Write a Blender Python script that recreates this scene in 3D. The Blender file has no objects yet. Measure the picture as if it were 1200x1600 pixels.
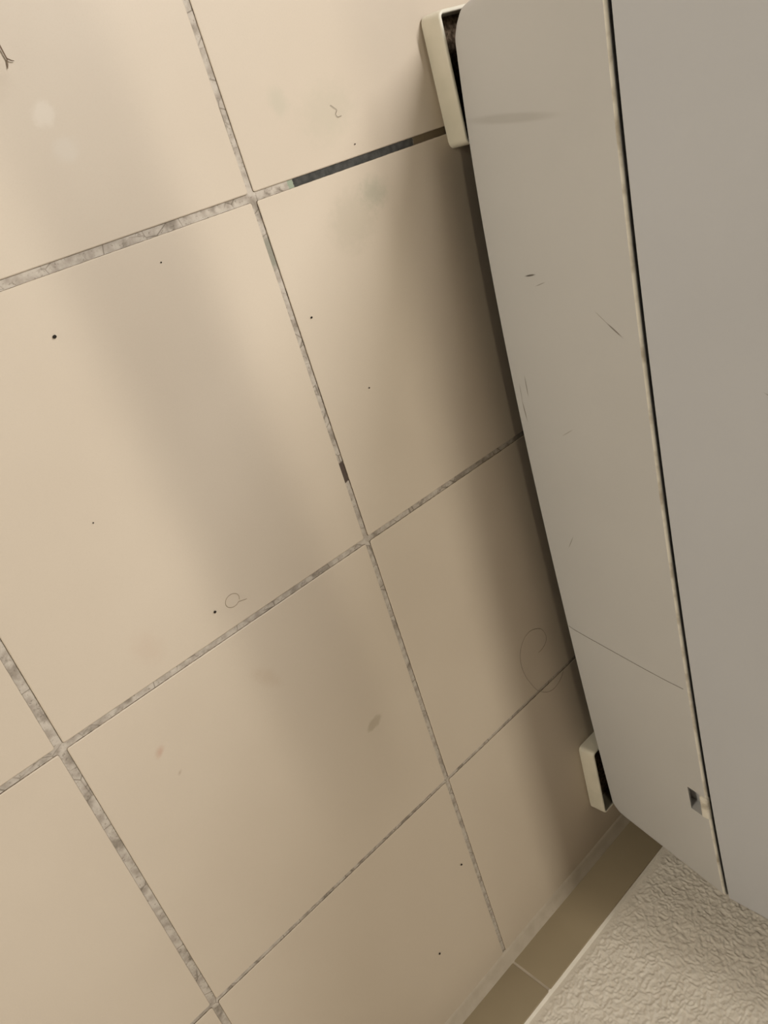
import bpy, bmesh, math, random
import numpy as np
from mathutils import Matrix, Vector

random.seed(4)
S = bpy.context.scene
COL = S.collection

# ------------------------------------------------------------------ camera
cam_data = bpy.data.cameras.new('camera')
cam = bpy.data.objects.new('camera', cam_data)
COL.objects.link(cam)
cam_data.sensor_width = 36.0
cam_data.lens = 1257.0 / 1600.0 * 36.0
cam_data.clip_start = 0.01
CR = Vector((0.7154, -0.2743, 0.6427))      # camera right
CD = Vector((-0.4788, -0.8623, 0.1649))     # camera down
CF = Vector((0.5090, -0.4256, -0.7482))     # camera forward
CR.normalize(); CF = (CF - CR * CF.dot(CR)).normalized(); CU = (-CF).cross(CR)
cam.matrix_world = Matrix(((CR.x, CU.x, -CF.x, -0.3461),
                           (CR.y, CU.y, -CF.y, 0.0261),
                           (CR.z, CU.z, -CF.z, 0.5481),
                           (0, 0, 0, 1)))
S.camera = cam

# ------------------------------------------------------------------ world, lamps, exposure
S.view_settings.view_transform = 'Standard'
S.view_settings.look = 'None'
S.view_settings.gamma = 1.0
S.view_settings.use_curve_mapping = False
S.view_settings.exposure = 0.05
world = bpy.data.worlds.new('room_light'); S.world = world
world.use_nodes = True
wb = world.node_tree.nodes['Background']
wb.inputs[0].default_value = (1.0, 0.86, 0.68, 1); wb.inputs[1].default_value = 0.02

def area_lamp(name, loc, size_x, size_y, power, color, target):
    l = bpy.data.lights.new(name, 'AREA'); l.shape = 'RECTANGLE'
    l.size = size_x; l.size_y = size_y; l.energy = power; l.color = color
    o = bpy.data.objects.new(name, l); COL.objects.link(o)
    o.location = loc
    o.rotation_euler = (Vector(target) - Vector(loc)).to_track_quat('-Z', 'Y').to_euler()
    return o
WARM = (1.0, 0.89, 0.66)
WHITE = (1.0, 0.97, 0.90)
area_lamp('ceiling_tube', (0.293, 0.08, 2.45), 0.08, 1.2, 21, (1.0, 0.94, 0.81), (0.293, 0.08, 0))
area_lamp('ceiling_tube', (0.50, 2.00, 2.45), 0.16, 1.2, 12, WHITE, (0.50, 2.00, 0))
area_lamp('ceiling_tube', (0.97, 1.25, 2.00), 0.14, 1.0, 65, (1.0, 0.985, 0.965), (0.97, 1.25, 0))
area_lamp('ceiling_tube', (-1.25, 0.60, 2.45), 0.16, 1.2, 7, WARM, (-1.25, 0.60, 0))
area_lamp('low_side_fill', (-2.40, 1.00, 0.27), 0.8, 0.45, 27, (1.0, 0.925, 0.76), (0.0, -0.4, 0.2))  # added low fill to brighten the machine's side, stands for no known source

# ------------------------------------------------------------------ node helpers
class Mat:
    """small helper that strings shader nodes together"""
    def __init__(self, name, rough=0.5, spec=0.5):
        self.m = bpy.data.materials.new(name); self.m.use_nodes = True
        self.t = self.m.node_tree; self.b = self.t.nodes['Principled BSDF']
        self.b.inputs['Roughness'].default_value = rough
        self.b.inputs['Specular IOR Level'].default_value = spec
        self._xyz = None
    def n(self, kind): return self.t.nodes.new(kind)
    def put(self, sock, v):
        if isinstance(v, bpy.types.NodeSocket): self.t.links.new(v, sock)
        elif isinstance(v, tuple) and len(v) == 3 and sock.type == 'RGBA': sock.default_value = (*v, 1)
        else: sock.default_value = v
    def ma(self, op, a, b=0.0, clamp=False):
        x = self.n('ShaderNodeMath'); x.operation = op; x.use_clamp = clamp
        self.put(x.inputs[0], a); self.put(x.inputs[1], b); return x.outputs[0]
    def pos(self):
        if self._xyz is None:
            g = self.n('ShaderNodeNewGeometry'); s = self.n('ShaderNodeSeparateXYZ')
            self.t.links.new(g.outputs['Position'], s.inputs[0])
            self._p = g.outputs['Position']; self._xyz = s.outputs
        return self._xyz
    def noise(self, scale, detail=3.0, rough=0.55, stretch=None):
        self.pos(); v = self._p
        if stretch:
            mp = self.n('ShaderNodeMapping'); self.t.links.new(v, mp.inputs[0]); mp.inputs['Scale'].default_value = stretch; v = mp.outputs[0]
        x = self.n('ShaderNodeTexNoise'); self.t.links.new(v, x.inputs['Vector'])
        x.inputs['Scale'].default_value = scale; x.inputs['Detail'].default_value = detail; x.inputs['Roughness'].default_value = rough
        return x.outputs[0]
    def voronoi_edge(self, scale):
        self.pos(); x = self.n('ShaderNodeTexVoronoi'); x.feature = 'DISTANCE_TO_EDGE'
        self.t.links.new(self._p, x.inputs['Vector']); x.inputs['Scale'].default_value = scale
        return x.outputs['Distance']
    def ramp(self, v, lo, hi, a=0.0, b=1.0):
        x = self.n('ShaderNodeMapRange'); x.interpolation_type = 'SMOOTHSTEP'
        self.put(x.inputs[0], v)
        for i, q in zip((1, 2, 3, 4), (lo, hi, a, b)): x.inputs[i].default_value = q
        return x.outputs[0]
    def mix(self, f, a, b):
        x = self.n('ShaderNodeMix'); x.data_type = 'RGBA'
        self.put(x.inputs[0], f); self.put(x.inputs[6], a); self.put(x.inputs[7], b)
        return x.outputs[2]
    def ellipse(self, c, r, ang=0.0, soft=0.5, axes=(0, 1), wob=None):
        """mask of a stain: 1 inside an ellipse in the plane of the two axes"""
        p = self.pos(); ca, sa = math.cos(ang), math.sin(ang)
        dx = self.ma('SUBTRACT', p[axes[0]], c[0]); dy = self.ma('SUBTRACT', p[axes[1]], c[1])
        u = self.ma('DIVIDE', self.ma('ADD', self.ma('MULTIPLY', dx, ca), self.ma('MULTIPLY', dy, sa)), r[0])
        w = self.ma('DIVIDE', self.ma('SUBTRACT', self.ma('MULTIPLY', dy, ca), self.ma('MULTIPLY', dx, sa)), r[1])
        d = self.ma('SQRT', self.ma('ADD', self.ma('MULTIPLY', u, u), self.ma('MULTIPLY', w, w)))
        if wob is not None: d = self.ma('ADD', d, wob)
        return self.ramp(d, 1.0 - soft, 1.0, 1.0, 0.0)
    def mark(self, p0, p1, w, axes=(1, 2)):
        """mask of a straight scratch from p0 to p1, w half width"""
        c = ((p0[0] + p1[0]) / 2, (p0[1] + p1[1]) / 2)
        L = 0.65 * math.hypot(p1[0] - p0[0], p1[1] - p0[1])
        return self.ellipse(c, (L, w), math.atan2(p1[1] - p0[1], p1[0] - p0[0]), 0.6, axes)
    def bump(self, h, strength, dist):
        x = self.n('ShaderNodeBump'); x.inputs['Strength'].default_value = strength; x.inputs['Distance'].default_value = dist
        self.t.links.new(h, x.inputs['Height']); self.t.links.new(x.outputs[0], self.b.inputs['Normal'])
    def color(self, v): self.put(self.b.inputs['Base Color'], v); return self
    def scale(self, f, k): return self.ma('MULTIPLY', f, k)

# --- floor tile: beige matt ceramic with its stains
TILE = Mat('beige_floor_tile', 0.48, 0.35)
c = TILE.mix(TILE.ramp(TILE.noise(3.5, 3), 0.3, 0.7), (0.487, 0.410, 0.327), (0.517, 0.440, 0.354))
c = TILE.mix(TILE.scale(TILE.ramp(TILE.noise(900, 2), 0.45, 0.75), 0.10), c, (0.41, 0.33, 0.235))
wob = TILE.scale(TILE.ma('SUBTRACT', TILE.noise(140, 4, 0.65), 0.5), 0.9)
STAINS = [  # centre, radii, angle, soft, colour, strength
    ((-0.1255, 0.0847), (0.0105, 0.0090), 0.5, 0.5, (0.600, 0.535, 0.455), 0.50),
    ((-0.1214, 0.0620), (0.0110, 0.0100), 0.2, 0.6, (0.545, 0.490, 0.420), 0.40),
    ((0.1139, -0.0270), (0.022, 0.018), 0.0, 0.9, (0.246, 0.254, 0.187), 0.42),
    ((0.0850, -0.0420), (0.036, 0.030), 0.5, 0.7, (0.344, 0.303, 0.228), 0.28),
    ((0.0900, 0.0400), (0.040, 0.030), 0.2, 0.8, (0.394, 0.353, 0.269), 0.35),
    ((0.0480, 0.0560), (0.012, 0.016), 0.2, 0.8, (0.377, 0.353, 0.269), 0.35),
    ((-0.2419, -0.3525), (0.0070, 0.0050), 0.7, 0.9, (0.410, 0.246, 0.179), 0.55),
    ((-0.2360, -0.3800), (0.0035, 0.0022), 0.7, 0.9, (0.328, 0.246, 0.179), 0.55),
    ((-0.0579, -0.4729), (0.0130, 0.0065), 0.25, 0.5, (0.295, 0.238, 0.163), 0.50),
    ((-0.1380, -0.3560), (0.0100, 0.0240), 0.6, 0.9, (0.377, 0.279, 0.196), 0.28),
    ((-0.2150, -0.2700), (0.0160, 0.0220), 0.4, 0.9, (0.426, 0.303, 0.228), 0.20),
    ((-0.1500, 0.1080), (0.020, 0.016), 0.4, 0.9, (0.361, 0.287, 0.212), 0.25),
]
for ce, ra, an, so, colr, st in STAINS:
    c = TILE.mix(TILE.scale(TILE.ellipse(ce, ra, an, so, (0, 1), wob), st), c, colr)
TILE.color(c)
TILE.put(TILE.b.inputs['Roughness'], TILE.ramp(TILE.noise(6, 4), 0.3, 0.7, 0.44, 0.54))
TILE.bump(TILE.noise(700, 3), 0.10, 0.0006)

TEDGE = Mat('grimy_tile_edge', 0.8, 0.2)
TEDGE.color(TEDGE.mix(TEDGE.ramp(TEDGE.noise(220, 3), 0.35, 0.65), (0.10, 0.075, 0.05), (0.30, 0.24, 0.18)))

# --- grout, pale grey with grime, hairline cracks and three dark lengths
GROUT = Mat('dirty_grout', 0.9, 0.2)
c = GROUT.mix(GROUT.ramp(GROUT.noise(110, 4), 0.35, 0.7), (0.475, 0.42, 0.36), (0.32, 0.275, 0.23))
c = GROUT.mix(GROUT.scale(GROUT.ramp(GROUT.noise(34, 4, 0.65), 0.50, 0.66), 0.75), c, (0.18, 0.150, 0.118))
c = GROUT.mix(GROUT.scale(GROUT.ramp(GROUT.noise(420, 3, 0.6), 0.58, 0.70), 0.55), c, (0.13, 0.105, 0.08))
c = GROUT.mix(GROUT.ma('MULTIPLY', GROUT.ramp(GROUT.voronoi_edge(48), 0.0, 0.03, 1, 0), GROUT.ramp(GROUT.noise(30, 2), 0.42, 0.56, 0.05, 0.7)), c, (0.12, 0.095, 0.07))
gp = GROUT.pos()
on_b = GROUT.ramp(GROUT.ma('ABSOLUTE', gp[1]), 0.0035, 0.005, 1, 0)
on_a = GROUT.ramp(GROUT.ma('ABSOLUTE', gp[0]), 0.0035, 0.005, 1, 0)
gw = GROUT.scale(GROUT.ma('SUBTRACT', GROUT.noise(400, 2), 0.5), 0.004)
gx = GROUT.ma('ADD', gp[0], gw); gy = GROUT.ma('ADD', gp[1], gw)
def between(v, lo, hi, s=0.0006):
    return GROUT.ma('MULTIPLY', GROUT.ramp(v, lo - s, lo + s), GROUT.ramp(v, hi - s, hi + s, 1, 0))
black = GROUT.mix(GROUT.ramp(GROUT.noise(160, 4), 0.3, 0.7), (0.034, 0.033, 0.030), (0.066, 0.063, 0.058))
c = GROUT.mix(GROUT.ma('MULTIPLY', on_b, between(gx, 0.040, 0.172)), c, black)
c = GROUT.mix(GROUT.ma('MULTIPLY', on_b, between(gx, 0.0345, 0.040)), c, (0.26, 0.29, 0.22))
c = GROUT.mix(GROUT.ma('MULTIPLY', on_b, between(gx, 0.172, 0.40)), c, (0.12, 0.09, 0.055))
c = GROUT.mix(GROUT.ma('MULTIPLY', on_a, between(gy, -0.241, -0.2215)), c, (0.085, 0.062, 0.05))
c = GROUT.mix(GROUT.ma('MULTIPLY', on_a, between(gy, -0.052, -0.030, 0.003)), c, (0.25, 0.235, 0.19))
GROUT.color(c)
GROUT.bump(GROUT.noise(350, 4), 0.6, 0.0008)

# --- skirting, sealant, wall
SKIRT = Mat('brown_skirting_tile', 0.5, 0.35)
SKIRT.color(SKIRT.mix(SKIRT.ramp(SKIRT.noise(8, 3), 0.3, 0.7), (0.310, 0.252, 0.168), (0.340, 0.278, 0.188)))
SEAL = Mat('pale_sealant', 0.6, 0.3)
SEAL.color(SEAL.mix(SEAL.ramp(SEAL.noise(40, 3), 0.3, 0.7), (0.40, 0.34, 0.27), (0.46, 0.395, 0.32)))
WALL = Mat('textured_wall_paint', 0.75, 0.25)
WALL.color(WALL.mix(WALL.ramp(WALL.noise(60, 3), 0.3, 0.7), (0.74, 0.685, 0.615), (0.79, 0.735, 0.665)))
WALL.bump(WALL.noise(420, 3), 0.35, 0.0012)

# --- machine plastics
LOWER = Mat('warm_grey_plastic', 0.42, 0.4)
c = LOWER.mix(LOWER.ramp(LOWER.noise(5, 2), 0.3, 0.7), (0.500, 0.490, 0.485), (0.525, 0.515, 0.510))
for p0, p1, w, colr, st in [
        ((-0.1285, 0.0700), (-0.1275, 0.0815), 0.0011, (0.06, 0.05, 0.04), 0.9),
        ((-0.1375, 0.0800), (-0.1345, 0.0910), 0.0005, (0.16, 0.14, 0.11), 0.7),
        ((-0.1600, 0.1390), (-0.1705, 0.1500), 0.0005, (0.22, 0.19, 0.15), 0.6),
        ((-0.1695, 0.1490), (-0.1815, 0.1625), 0.0009, (0.12, 0.10, 0.08), 0.8),
        ((-0.2215, 0.0467), (-0.2420, 0.0464), 0.0007, (0.14, 0.12, 0.09), 0.75),
        ((-0.2300, 0.0380), (-0.2478, 0.0375), 0.0005, (0.16, 0.14, 0.11), 0.6),
        ((-0.2470, 0.0370), (-0.2680, 0.0385), 0.0008, (0.14, 0.11, 0.08), 0.75),
        ((-0.2790, 0.0800), (-0.2710, 0.0940), 0.0005, (0.2, 0.17, 0.13), 0.6),
        ((-0.4085, 0.0585), (-0.3935, 0.0675), 0.0006, (0.17, 0.145, 0.11), 0.7),
        ((0.0020, 0.0330), (-0.0095, 0.1270), 0.0050, (0.33, 0.31, 0.29), 0.40)]:
    c = LOWER.mix(LOWER.scale(LOWER.mark(p0, p1, w), st), c, colr)
LOWER.color(c)
LOWER.bump(LOWER.noise(1500, 2), 0.12, 0.0004)
LIPM = Mat('pale_edge_highlight', 0.4, 0.4)  # pale colour paints in the seam lip's highlight; latch tab shares it
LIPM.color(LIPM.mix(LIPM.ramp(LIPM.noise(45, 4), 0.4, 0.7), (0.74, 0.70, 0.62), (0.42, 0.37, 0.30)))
UPPER = Mat('cool_grey_plastic', 0.45, 0.4)
c = UPPER.mix(UPPER.ramp(UPPER.noise(4, 2), 0.3, 0.7), (0.490, 0.495, 0.525), (0.515, 0.520, 0.550))
c = UPPER.mix(UPPER.scale(UPPER.mark((-0.2225, 0.2765), (-0.2310, 0.2920), 0.0010), 0.7), c, (0.17, 0.15, 0.12))
UPPER.color(c)
UPPER.bump(UPPER.noise(1500, 2), 0.12, 0.0004)
FOOTM = Mat('cream_plastic', 0.4, 0.45)
FOOTM.color(FOOTM.mix(FOOTM.ramp(FOOTM.noise(30, 3), 0.3, 0.7), (0.60, 0.56, 0.46), (0.66, 0.61, 0.51)))
DUST = Mat('brown_dust', 0.95, 0.1)
DUST.color(DUST.mix(DUST.ramp(DUST.noise(260, 4), 0.35, 0.7), (0.05, 0.033, 0.02), (0.17, 0.12, 0.08)))
CHASSIS = Mat('dark_chassis', 0.7, 0.2).color((0.030, 0.025, 0.02))
RUBBER = Mat('black_rubber', 0.7, 0.3).color((0.02, 0.02, 0.02))
HAIR = Mat('brown_hair', 0.6, 0.3).color((0.13, 0.10, 0.07))
HAIRPALE = Mat('faint_hair', 0.6, 0.3).color((0.28, 0.22, 0.15))
CRUMB = Mat('black_grit', 0.8, 0.2).color((0.018, 0.014, 0.011))
TWIG = Mat('dry_stalk', 0.8, 0.2).color((0.17, 0.12, 0.085))

# ------------------------------------------------------------------ mesh helpers
def finish(o, name_label=None, cat=None, group=None, kind=None):
    if name_label: o['label'] = name_label
    if cat: o['category'] = cat
    if group: o['group'] = group
    if kind: o['kind'] = kind
    return o
def link_mesh(name, me, mats, parent=None):
    o = bpy.data.objects.new(name, me); COL.objects.link(o)
    if not me.materials:
        for m in (mats if isinstance(mats, (list, tuple)) else [mats]): me.materials.append(m.m)
    if parent: o.parent = parent
    return o
def from_bm(name, bm, mats, parent=None, smooth=False, angle=None):
    bmesh.ops.recalc_face_normals(bm, faces=bm.faces)
    me = bpy.data.meshes.new(name); bm.to_mesh(me); bm.free()
    if smooth:
        me.polygons.foreach_set('use_smooth', [True] * len(me.polygons))
        if angle is not None: me.set_sharp_from_angle(angle=math.radians(angle))
    return link_mesh(name, me, mats, parent)
def off(parent, p):
    l = parent.location if parent else Vector((0, 0, 0))
    return (p[0] - l[0], p[1] - l[1], p[2] - l[2])
def empty(name, loc):
    o = bpy.data.objects.new(name, None); COL.objects.link(o); o.location = loc; o.empty_display_size = 0.05
    return o
def box_bm(x0, x1, y0, y1, z0, z1, bevel=0.0, seg=2, top_only=False):
    bm = bmesh.new()
    bmesh.ops.create_cube(bm, size=1)
    for v in bm.verts:
        v.co = Vector((x0 + (v.co.x + .5) * (x1 - x0), y0 + (v.co.y + .5) * (y1 - y0), z0 + (v.co.z + .5) * (z1 - z0)))
    if bevel:
        ed = [e for e in bm.edges if not top_only or all(v.co.z > z1 - 1e-7 for v in e.verts)]
        bmesh.ops.bevel(bm, geom=ed, offset=bevel, segments=seg, affect='EDGES', profile=0.6)
    return bm
def loft(bm, rings, closed=True, cap0=False, cap1=False):
    vs = [[bm.verts.new(p) for p in r] for r in rings]
    n = len(rings[0])
    for a, b in zip(vs[:-1], vs[1:]):
        for i in range(n if closed else n - 1):
            j = (i + 1) % n
            bm.faces.new((a[i], a[j], b[j], b[i]))
    if cap0: bm.faces.new(vs[0])
    if cap1: bm.faces.new(list(reversed(vs[-1])))
    return vs
def round_rect(x0, x1, y0, y1, r, n=5):
    pts = []
    for cx, cy, a0 in ((x1 - r, y1 - r, 0), (x0 + r, y1 - r, 90), (x0 + r, y0 + r, 180), (x1 - r, y0 + r, 270)):
        for k in range(n + 1):
            a = math.radians(a0 + 90 * k / n); pts.append((cx + r * math.cos(a), cy + r * math.sin(a)))
    return pts
def tube(name, pts, r, mat, parent=None, sides=5):
    bm = bmesh.new(); P = [Vector(p) for p in pts]; rings = []
    for i, p in enumerate(P):
        t = (P[min(i + 1, len(P) - 1)] - P[max(i - 1, 0)]).normalized()
        a = t.cross(Vector((0.3, 0.2, 1))).normalized(); b = t.cross(a)
        rr = r[i] if isinstance(r, (list, tuple)) else r
        rings.append([off(parent, p + (a * math.cos(q) + b * math.sin(q)) * rr) for q in [2 * math.pi * k / sides for k in range(sides)]])
    loft(bm, rings, True, True, True)
    return from_bm(name, bm, mat, parent, True)
def catmull(pts, n=8):
    P = [Vector(p) for p in pts]; out = []
    for i in range(len(P) - 1):
        p0, p1, p2, p3 = P[max(i - 1, 0)], P[i], P[i + 1], P[min(i + 2, len(P) - 1)]
        for k in range(n):
            t = k / n
            out.append(0.5 * (2 * p1 + (p2 - p0) * t + (2 * p0 - 5 * p1 + 4 * p2 - p3) * t * t + (3 * p1 - p0 - 3 * p2 + p3) * t ** 3))
    out.append(P[-1]); return out

# ------------------------------------------------------------------ floor
T = 0.30
WALL_Y = -0.8925                                   # front edge of the last row of tiles
floor = from_bm('floor', box_bm(-1.7, 1.6, -0.93, 1.6, -0.05, -0.0013), GROUT)
finish(floor, 'beige square floor tiles with dirty grout joints', kind='structure')
JA = {-1: 0.0062, 0: 0.0048}                       # joint widths, lines along y (at x = k*T)
JB = {0: 0.0060, -1: 0.0050, -2: 0.0038}           # joint widths, lines along x (at y = k*T)
def ja(k): return JA.get(k, 0.0050) / 2
def jb(k): return JB.get(k, 0.0050) / 2
tile_cache = {}
for i in range(-5, 5):
    for j in range(-3, 5):
        x0 = i * T + ja(i); x1 = (i + 1) * T - ja(i + 1)
        y0 = j * T + jb(j); y1 = (j + 1) * T - jb(j + 1)
        if j == -3: y0 = WALL_Y
        key = (round(x1 - x0, 5), round(y1 - y0, 5))
        cx, cy = (x0 + x1) / 2, (y0 + y1) / 2
        if key not in tile_cache:
            hx, hy = key[0] / 2, key[1] / 2
            bm = bmesh.new()
            loft(bm, [[(x, y, z) for x, y in round_rect(-hx + g, hx - g, -hy + g, hy - g, 0.0015, 2)]
                      for g, z in ((0, -0.008), (0, -0.0010), (0.00025, -0.0004), (0.0009, 0.0))], True, True, True)
            me = bpy.data.meshes.new('tile')
            bmesh.ops.recalc_face_normals(bm, faces=bm.faces)
            for f in bm.faces:
                f.material_index = 1 if f.calc_center_median().z < -0.0006 else 0
            bm.to_mesh(me); bm.free()
            me.materials.append(TILE.m); me.materials.append(TEDGE.m)
            tile_cache[key] = me
        o = bpy.data.objects.new('tile', tile_cache[key]); COL.objects.link(o); o.parent = floor
        o.location = (cx, cy, random.uniform(-0.00025, 0.00015))
        o.rotation_euler = (random.uniform(-4e-4, 4e-4), random.uniform(-4e-4, 4e-4), 0)

# ------------------------------------------------------------------ skirting along the back wall
SK_Y = -0.9080; SK_Z = 0.0610; WL_Y = -0.9125
base = from_bm('baseboard_back', box_bm(-1.5, 1.5, -0.93, SK_Y - 0.0007, -0.0013, SK_Z - 0.0008), SEAL)
finish(base, 'brown tile skirting with pale sealant along the floor', kind='structure')
sk_me = None
for k in range(-5, 5):
    x0 = k * T + 0.0035 + 0.0015; x1 = (k + 1) * T + 0.0035 - 0.0015
    if sk_me is None:
        h = (x1 - x0) / 2
        bm = box_bm(-h, h, WL_Y, SK_Y, 0.002, SK_Z, 0.0011, 2)
        o = from_bm('skirting_tile', bm, SKIRT, base, True, 40); sk_me = o.data
    else:
        o = link_mesh('skirting_tile', sk_me, SKIRT, base)
    o.location.x = (x0 + x1) / 2
bm = bmesh.new(); rings = []
for k in range(0, 301):
    x = -1.5 + k * 0.01
    w = 0.0008 * math.sin(x * 9 + 1) + 0.0005 * math.sin(x * 31)
    rings.append([(x, -0.8895 + w, -0.0011), (x, -0.8912 + w, 0.0005), (x, -0.8950 + w * .6, 0.0014), (x, -0.9000, 0.0027),
                  (x, -0.9050, 0.0045), (x, -0.9084, 0.0066 - w * .5), (x, -0.9095, 0.0066), (x, -0.9095, -0.0011)])
loft(bm, rings, True, True, True)
from_bm('sealant_bead', bm, SEAL, base, True, 50)
bm = bmesh.new(); rings = []
for k in range(0, 151):
    x = -1.5 + k * 0.02; w = 0.0004 * math.sin(x * 23)
    rings.append([(x, -0.9098, SK_Z - 0.0008), (x, -0.9108, SK_Z + 0.0006 + w), (x, -0.9122, SK_Z + 0.0030 + w), (x, -0.9150, SK_Z + 0.0036), (x, -0.9150, SK_Z - 0.0008)])
loft(bm, rings, True, True, True)
from_bm('paint_bead', bm, WALL, base, True, 50)

# ------------------------------------------------------------------ textured back wall (relief is real geometry)
def value_noise(x, z, seed):
    rng = np.random.default_rng(seed); G = rng.random((256, 256))
    xi = np.floor(x).astype(int); zi = np.floor(z).astype(int); fx = x - xi; fz = z - zi
    fx = fx * fx * fx * (fx * (fx * 6 - 15) + 10); fz = fz * fz * fz * (fz * (fz * 6 - 15) + 10)
    g = lambda a, b: G[a % 256, b % 256]
    return (g(xi, zi) * (1 - fx) + g(xi + 1, zi) * fx) * (1 - fz) + (g(xi, zi + 1) * (1 - fx) + g(xi + 1, zi + 1) * fx) * fz
def wall_relief(x, z):
    wx = x + 0.005 * (value_noise(x / 0.009, z / 0.009, 5) - 0.5); wz = z + 0.005 * (value_noise(x / 0.009, z / 0.009, 6) - 0.5)
    a = 1 - np.abs(2 * value_noise(wx / 0.0046, wz / 0.0040, 1) - 1)
    b = 1 - np.abs(2 * value_noise(wx / 0.0027, wz / 0.0025, 2) - 1)
    d = value_noise(x / 0.025, z / 0.025, 3)
    edge = np.clip((z - (SK_Z + 0.004)) / 0.010, 0, 1)
    return (0.0014 * a * a + 0.0009 * b + 0.0008 * d) * edge
XS = np.concatenate([[-1.5, -1.0], np.arange(-0.14, 0.50, 0.0011), [1.0, 1.5]])
ZS = np.concatenate([np.arange(SK_Z + 0.002, 0.30, 0.0011), [0.7, 1.5, 2.4]])
GX, GZ = np.meshgrid(XS, ZS)
fine = ((GX > -0.135) & (GX < 0.495) & (GZ < 0.297)).astype(float)
GY = WL_Y - 0.0003 + wall_relief(GX, GZ) * fine + (1 - fine) * 0.0012
nz, nx = GX.shape
verts = np.stack([GX, GY, GZ], -1).reshape(-1, 3)
idx = np.arange(nx * nz).reshape(nz, nx)
faces = np.stack([idx[:-1, :-1], idx[1:, :-1], idx[1:, 1:], idx[:-1, 1:]], -1).reshape(-1, 4)[:, ::-1]
me = bpy.data.meshes.new('wall_back')
me.from_pydata(verts.tolist(), [], faces.tolist()); me.update()
me.polygons.foreach_set('use_smooth', [True] * len(me.polygons))
wall = link_mesh('wall_back', me, WALL)
finish(wall, 'pale wall with rough roller texture above the skirting', kind='structure')

# ------------------------------------------------------------------ the machine
root = empty('photocopier', (0.49, -0.385, 0.0))
finish(root, 'large grey photocopier with a seam along its side, standing on cream feet', 'photocopier')
BOT = [(0.095, .2185), (.0552, .2118), (.0219, .2085), (-.0203, .2046), (-.1088, .1986), (-.2176, .1947), (-.3421, .1933), (-.437, .1948), (-.5414, .1969), (-.6484, .1997), (-.7561, .2033), (-.829, .2073)]
TOP = [(0.110, .2085), (.0527, .2031), (-.0191, .1978), (-.1123, .1910), (-.215, .1878), (-.3269, .1852), (-.4604, .1834), (-.6006, .1836), (-.7061, .1872), (-.775, .1905), (-.862, .1948)]
def curve_x(tab):
    ys = np.array([t[0] for t in tab][::-1]); xs = np.array([t[1] for t in tab][::-1])
    co = np.polyfit(ys, xs, 4)
    return lambda y: float(np.polyval(co, y))
bx, tx = curve_x(BOT), curve_x(TOP)
NY = 60
Z0, Z1 = 0.030, 0.1785
NOTCH = (-0.6905, -0.7245, 0.1575, 0.1712)
FB, RB = 0.0848, -0.8265            # front and rear of the bottom edge
FT, RT = 0.1080, -0.8625            # front and rear of the top edge
def side_pt(s, t, inset=0.0, corner=True):
    """point of the curved side: s 0 (front) .. 1 (rear), t 0 (bottom) .. 1 (top)"""
    yb = FB + (RB - FB) * s; yt = FT + (RT - FT) * s
    y = yb + (yt - yb) * t
    x = bx(yb) * (1 - t) + tx(yt) * t
    return Vector((x + inset, y, Z0 + (Z1 - Z0) * t))
# parameter rows and columns, with lines exactly on the notch
def s_of(y, t):
    f = FB + (FT - FB) * t; r = RB + (RT - RB) * t
    return (y - f) / (r - f)
tn0 = (NOTCH[2] - Z0) / (Z1 - Z0); tn1 = (NOTCH[3] - Z0) / (Z1 - Z0)
sn0 = s_of(NOTCH[0], (tn0 + tn1) / 2); sn1 = s_of(NOTCH[1], (tn0 + tn1) / 2)
RC = 0.010                          # radius of the upright corners and of the lower corners
svals = sorted([k / NY for k in range(NY + 1) if min(abs(k / NY - sn0), abs(k / NY - sn1)) > 0.006] + [sn0, sn1])
tvals = [0.0, 0.02, 0.05, 0.12, 0.3, 0.5, 0.7, tn0, tn1, 0.985, 1.0]
XR = 0.80                           # far side of the machine
def ring(t, extra=0.0):
    """closed outline at height t: near side, rounded rear corner, back, far side, front, rounded corner"""
    drop = max(0.0, 1 - t / 0.07) ** 2 * 0.010        # lower corners curve in
    pts = []
    ys = [side_pt(s, t) for s in svals]
    z = ys[0].z
    L = ys[-1].y - ys[0].y
    for p in ys:
        f = (p.y - ys[0].y) / L
        y = ys[0].y - drop * 1.0 + (L + 2 * drop) * f
        # rounded upright corners
        d = min(abs(y - (ys[0].y - drop)), abs(y - (ys[-1].y + drop)))
        rc = 0.0135 if f < 0.5 else RC
        cx = rc - math.sqrt(max(0.0, rc * rc - max(0.0, rc - d) ** 2)) if d < rc else 0.0
        pts.append((p.x + cx + extra, y, z))
    yf, yr = ys[0].y - drop, ys[-1].y + drop
    return pts + [(XR, yr, z), (XR, yf, z)]
# denser columns at both corners
cr = [0.0, 0.0007, 0.002, 0.004, 0.0065, 0.0092, 0.012, 0.0155]
svals = sorted([s for s in svals if 0.019 < s < 0.981] + cr + [1 - q for q in cr])
bm = bmesh.new()
rings = [ring(t) for t in tvals]
n_side = len(svals)
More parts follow.
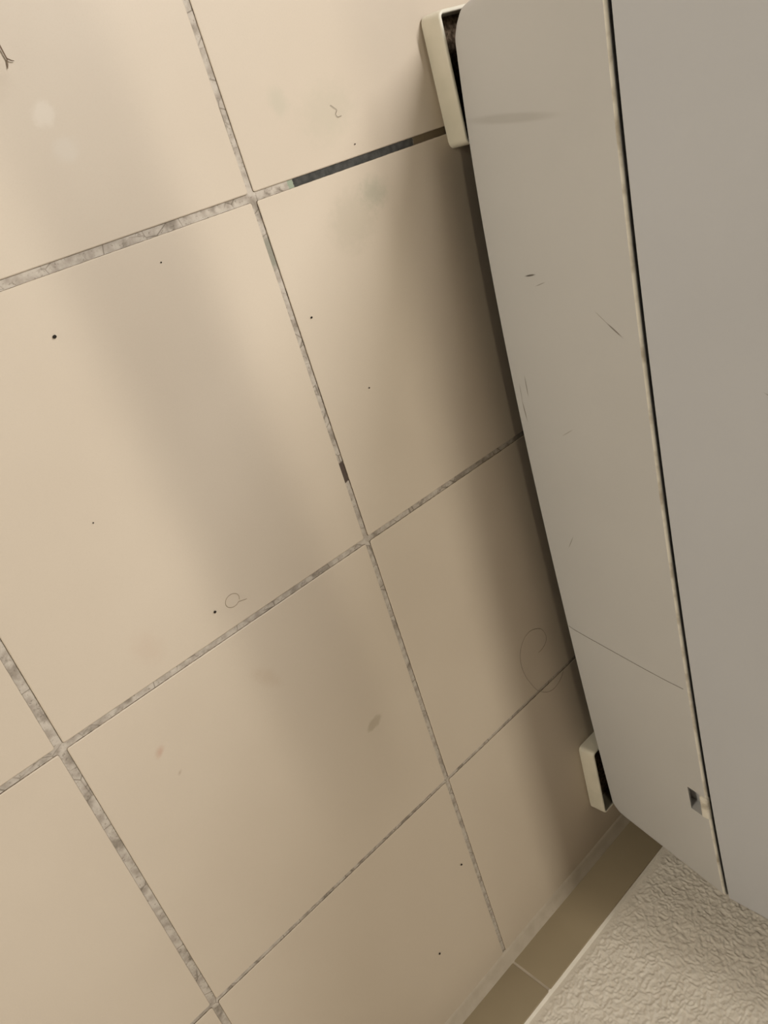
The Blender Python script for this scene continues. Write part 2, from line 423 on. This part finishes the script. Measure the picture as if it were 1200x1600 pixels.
# rounded lip at the top
r0 = ring(1.0)
def lip(dx, z): return [(p[0] + (dx if i < n_side else 0), p[1] + (0 if i < n_side else 0), z) for i, p in enumerate(r0)]
rings += [lip(0.0003, Z1 + 0.0010), lip(0.0009, Z1 + 0.0017), lip(0.0019, Z1 + 0.0022), lip(0.0030, Z1 + 0.0023), lip(0.0048, Z1 + 0.0017), lip(0.0085, Z1 + 0.0006), lip(0.0110, Z1 + 0.0002), lip(0.0114, Z1 - 0.008)]
rings = [[off(root, p) for p in r] for r in rings]
vs = loft(bm, rings, True, False, False)
i0 = min(range(n_side), key=lambda i: abs(svals[i] - sn0)); i1 = min(range(n_side), key=lambda i: abs(svals[i] - sn1))
k0 = tvals.index(tn0); k1 = tvals.index(tn1)
kill = [f for f in bm.faces if all(v in {vs[k][i] for k in (k0, k1) for i in range(i0, i1 + 1)} for v in f.verts)]
bmesh.ops.delete(bm, geom=kill, context='FACES')
# pocket behind the notch: a box open to the outside, its floor sloping in
loopv = [vs[k0][i] for i in range(i0, i1 + 1)] + [vs[k1][i] for i in range(i1, i0 - 1, -1)]
inn = []
for v in loopv:
    low = v in vs[k0]
    inn.append(bm.verts.new((v.co.x + 0.014, v.co.y, v.co.z + (-0.008 if low else 0.002))))
for a in range(len(loopv)):
    b = (a + 1) % len(loopv); bm.faces.new((loopv[a], loopv[b], inn[b], inn[a]))
bm.faces.new(inn)
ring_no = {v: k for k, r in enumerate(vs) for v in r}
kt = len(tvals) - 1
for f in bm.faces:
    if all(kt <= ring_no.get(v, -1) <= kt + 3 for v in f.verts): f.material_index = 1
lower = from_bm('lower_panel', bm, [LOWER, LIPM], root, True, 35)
lower['label'] = 'curved warm grey lower side cover with scuffs and a small notch'
# small rounded tab on the lip above the notch
ym = (NOTCH[0] + NOTCH[1]) / 2; tabx = side_pt(s_of(ym, 1.0), 1.0).x
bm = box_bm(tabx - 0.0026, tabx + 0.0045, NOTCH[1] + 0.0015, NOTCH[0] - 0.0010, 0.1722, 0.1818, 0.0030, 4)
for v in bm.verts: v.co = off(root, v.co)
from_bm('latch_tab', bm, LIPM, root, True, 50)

# upper cover: same outline, a finger's width above
Z2, Z3 = 0.1852, 0.98
def ring_u(z, grow):
    pts = []
    for s in svals:
        y = FT + 0.004 + (RT + 0.0015 - FT - 0.004) * s
        d = min(abs(y - FT - 0.004), abs(y - RT - 0.0015))
        cx = RC * .6 - math.sqrt(max(0.0, (RC * .6) ** 2 - max(0.0, RC * .6 - d) ** 2)) if d < RC * .6 else 0.0
        pts.append(off(root, (tx(y) - 0.0004 + cx - grow, y, z)))
    return pts + [off(root, (XR, RT + 0.0015, z)), off(root, (XR, FT + 0.004, z))]
bm = bmesh.new()
loft(bm, [ring_u(Z2 + 0.0100, -0.0035), ring_u(Z2, -0.0030), ring_u(Z2, -0.0005), ring_u(Z2 + 0.0006, 0), ring_u(0.5, 0), ring_u(Z3 - 0.004, 0), ring_u(Z3, -0.004)], True, False, True)
up = from_bm('upper_panel', bm, UPPER, root, True, 35)
up['label'] = 'plain cool grey upper side cover'
bm = box_bm(0.235, 0.780, -0.800, 0.060, 0.034, 0.93)
for v in bm.verts: v.co = off(root, v.co)
from_bm('chassis', bm, CHASSIS, root)

def foot(xo, yc, length, rz, mirrored, label=None):
    """cream open tray on the floor with a caster standing in it"""
    h = 0.0225; w = 0.095; t = 0.0036
    e = bpy.data.objects.new('foot', None)
    bm = bmesh.new()
    o0 = round_rect(0, w, -length / 2, length / 2, 0.0065, 5)
    def rr(g, z, r): return [(x, y, z) for x, y in round_rect(g, w - g, -length / 2 + g, length / 2 - g, r, 5)]
    loft(bm, [rr(0.0016, 0.0, 0.0055), rr(0.0014, 0.0012, 0.0055), rr(0, 0.0018, 0.0065), rr(0.0004, h - 0.0014, 0.0065), rr(0.0009, h - 0.0004, 0.006), rr(0.0016, h, 0.005),
              rr(t - 0.0006, h, 0.003), rr(t, h - 0.0006, 0.0026), rr(t + 0.0004, 0.003, 0.0022)], True, True, True)
    M = Matrix.Translation(Vector(off(root, (xo, yc, 0)))) @ Matrix.Rotation(rz, 4, 'Z')
    if mirrored: M = M @ Matrix.Scale(-1, 4, (1, 0, 0))
    bm.transform(M)
    o = from_bm('foot', bm, FOOTM, root, True, 40)
    if label: o['label'] = label
    bm = bmesh.new()
    loft(bm, [rr(t + 0.0006, 0.0031, 0.002), rr(t + 0.0006, 0.0036, 0.002)], True, True, True)
    bm.transform(M); from_bm('dust', bm, DUST, o)
    bm = bmesh.new()
    bmesh.ops.create_cone(bm, segments=24, radius1=0.027, radius2=0.027, depth=0.03, cap_ends=True,
                          matrix=Matrix.Translation((0.052, 0, 0.0306)) @ Matrix.Rotation(math.pi / 2, 4, 'Y'))
    bm.transform(M); from_bm('caster_wheel', bm, RUBBER, o, True, 40)
# added block, out of view, placed to cast the dark band on the floor
bm = box_bm(-0.034, 0.034, -0.165, 0.14, -0.017, 0.017, 0.006, 2)
bm.transform(Matrix.Translation(Vector(off(root, (0.014, -0.055, 0.735)))) @ Matrix.Rotation(math.radians(5), 4, 'Z'))
blocker = from_bm('shadow_blocker', bm, CHASSIS, root, True, 40)
tube('blocker_arm', [(0.02, -0.055, 0.735), (0.10, -0.05, 0.745), (0.215, -0.05, 0.75)], 0.006, CHASSIS, blocker, 8)
foot(0.2098, 0.0355, 0.1045, math.radians(0.2), False, 'longer cream foot showing at the front end of the side cover')
foot(0.1962, -0.7735, 0.1045, math.radians(-1.2), False, 'cream foot showing at the end nearest the wall')
foot(0.800, 0.0355, 0.1045, 0, True)
foot(0.800, -0.7735, 0.1045, 0, True)

# ------------------------------------------------------------------ hairs, a stalk and grit
def hair_thing(name, pts, r, mat, label, cat='hair', group=None):
    o = tube(name, catmull(pts, 8), r, mat, None, 4)
    return finish(o, label, cat, group)
hz = 0.0005
ringc = (-0.1391, -0.2756)
pts = [(ringc[0] + 0.0065 * math.cos(a), ringc[1] + 0.0055 * math.sin(a), hz) for a in [(-0.5 + k * 0.6) for k in range(11)]] + [(-0.1330, -0.2800, hz), (-0.1275, -0.2815, hz)]
hair_thing('hair', pts, 0.00016, HAIRPALE, 'tiny faint hair curled into a ring on the tile beside a black speck')
LOOP = [(0.1709, -0.5521), (0.1813, -0.5503), (0.1884, -0.5429), (0.1856, -0.5302), (0.1781, -0.5226), (0.166, -0.5181), (0.1535, -0.5214), (0.1441, -0.5328), (0.1409, -0.5487), (0.1431, -0.5658), (0.1482, -0.5806), (0.1553, -0.5956), (0.1675, -0.6082), (0.1804, -0.6132), (0.1937, -0.6103), (0.2032, -0.6027)]
hair_thing('hair', [(x, y, hz) for x, y in LOOP], 0.00016, HAIR, 'long dark hair curled in a large loop on the floor at the machine edge')
PH = [(-0.5206, 0.0315), (-0.5241, 0.0454), (-0.5301, 0.0835), (-0.5362, 0.1235), (-0.5401, 0.1539), (-0.5417, 0.1737)]
def panel_x(y, z):
    t = (z - Z0) / (Z1 - Z0); s = s_of(y, t); return side_pt(s, t).x
hair_thing('hair', [(panel_x(y, z) - 0.0003, y, z) for y, z in PH], 0.00017, HAIR, 'straight thin hair stuck across the grey lower side cover')
LINT = [(0.0945, 0.0442), (0.097, 0.0421), (0.0994, 0.0396), (0.0972, 0.037), (0.0986, 0.0348), (0.1024, 0.0348)]
hair_thing('lint', [(x, y, hz) for x, y in LINT], 0.00015, HAIR, 'short crooked wisp of lint above the blackened grout joint', 'lint')

tw = empty('twig', (-0.1345, 0.118, 0.0))
finish(tw, 'thin forked dry stalk lying on the tile at the top left corner', 'twig')
tube('stem', catmull([(-0.1352, 0.1290, 0.0012), (-0.1347, 0.1239, 0.0013), (-0.1338, 0.1162, 0.0011)], 5), [0.0005] * 5 + [0.00045] * 5 + [0.0004], TWIG, tw, 6)
tube('branch', [(-0.1339, 0.1168, 0.0011), (-0.1318, 0.1153, 0.0012), (-0.1300, 0.1148, 0.0008)], [0.0004, 0.00036, 0.0002], TWIG, tw, 6)
tube('branch', [(-0.1338, 0.1164, 0.0011), (-0.1347, 0.1135, 0.0009), (-0.1356, 0.1116, 0.0007)], [0.0004, 0.00036, 0.0002], TWIG, tw, 6)

for x, y, r, lab in [
        (-0.1787, -0.0394, 0.00135, 'round black speck of grit alone on the left tile below its upper joint'),
        (-0.1562, -0.2753, 0.00115, 'black speck of grit beside the faint curled hair ring'),
        (0.0166, -0.0984, 0.00095, 'small black speck of grit on the middle tile right of the steep joint'),
        (-0.0821, -0.7934, 0.00125, 'black speck of grit on the tile near the bottom centre by the skirting'),
        (-0.0180, -0.7139, 0.00120, 'dark speck of grit just left of the last short joint before the skirting'),
        (-0.0887, -0.0199, 0.00060, 'tiny dark speck of grit just under the wide upper left joint'),
        (0.0511, -0.1743, 0.00075, 'tiny brown speck of grit in the middle of the tile beside the machine'),
        (0.1081, 0.0123, 0.00060, 'tiny dark speck of grit just above the blackened grout'),
        (-0.2095, -0.1632, 0.00060, 'tiny pale brown speck of grit at the left edge in the bright streak')]:
    bm = bmesh.new(); bmesh.ops.create_icosphere(bm, subdivisions=2, radius=1)
    for v in bm.verts:
        k = 1 + random.uniform(-0.12, 0.12); v.co = Vector((v.co.x * r * k, v.co.y * r * k * 0.9, max(0.0, r * 0.55 + v.co.z * r * 0.55 * k)))
    o = from_bm('grit', bm, CRUMB, None, True); o.location = (x, y, 0.0002)
    finish(o, lab, 'speck', 'specks of grit on the tiles')
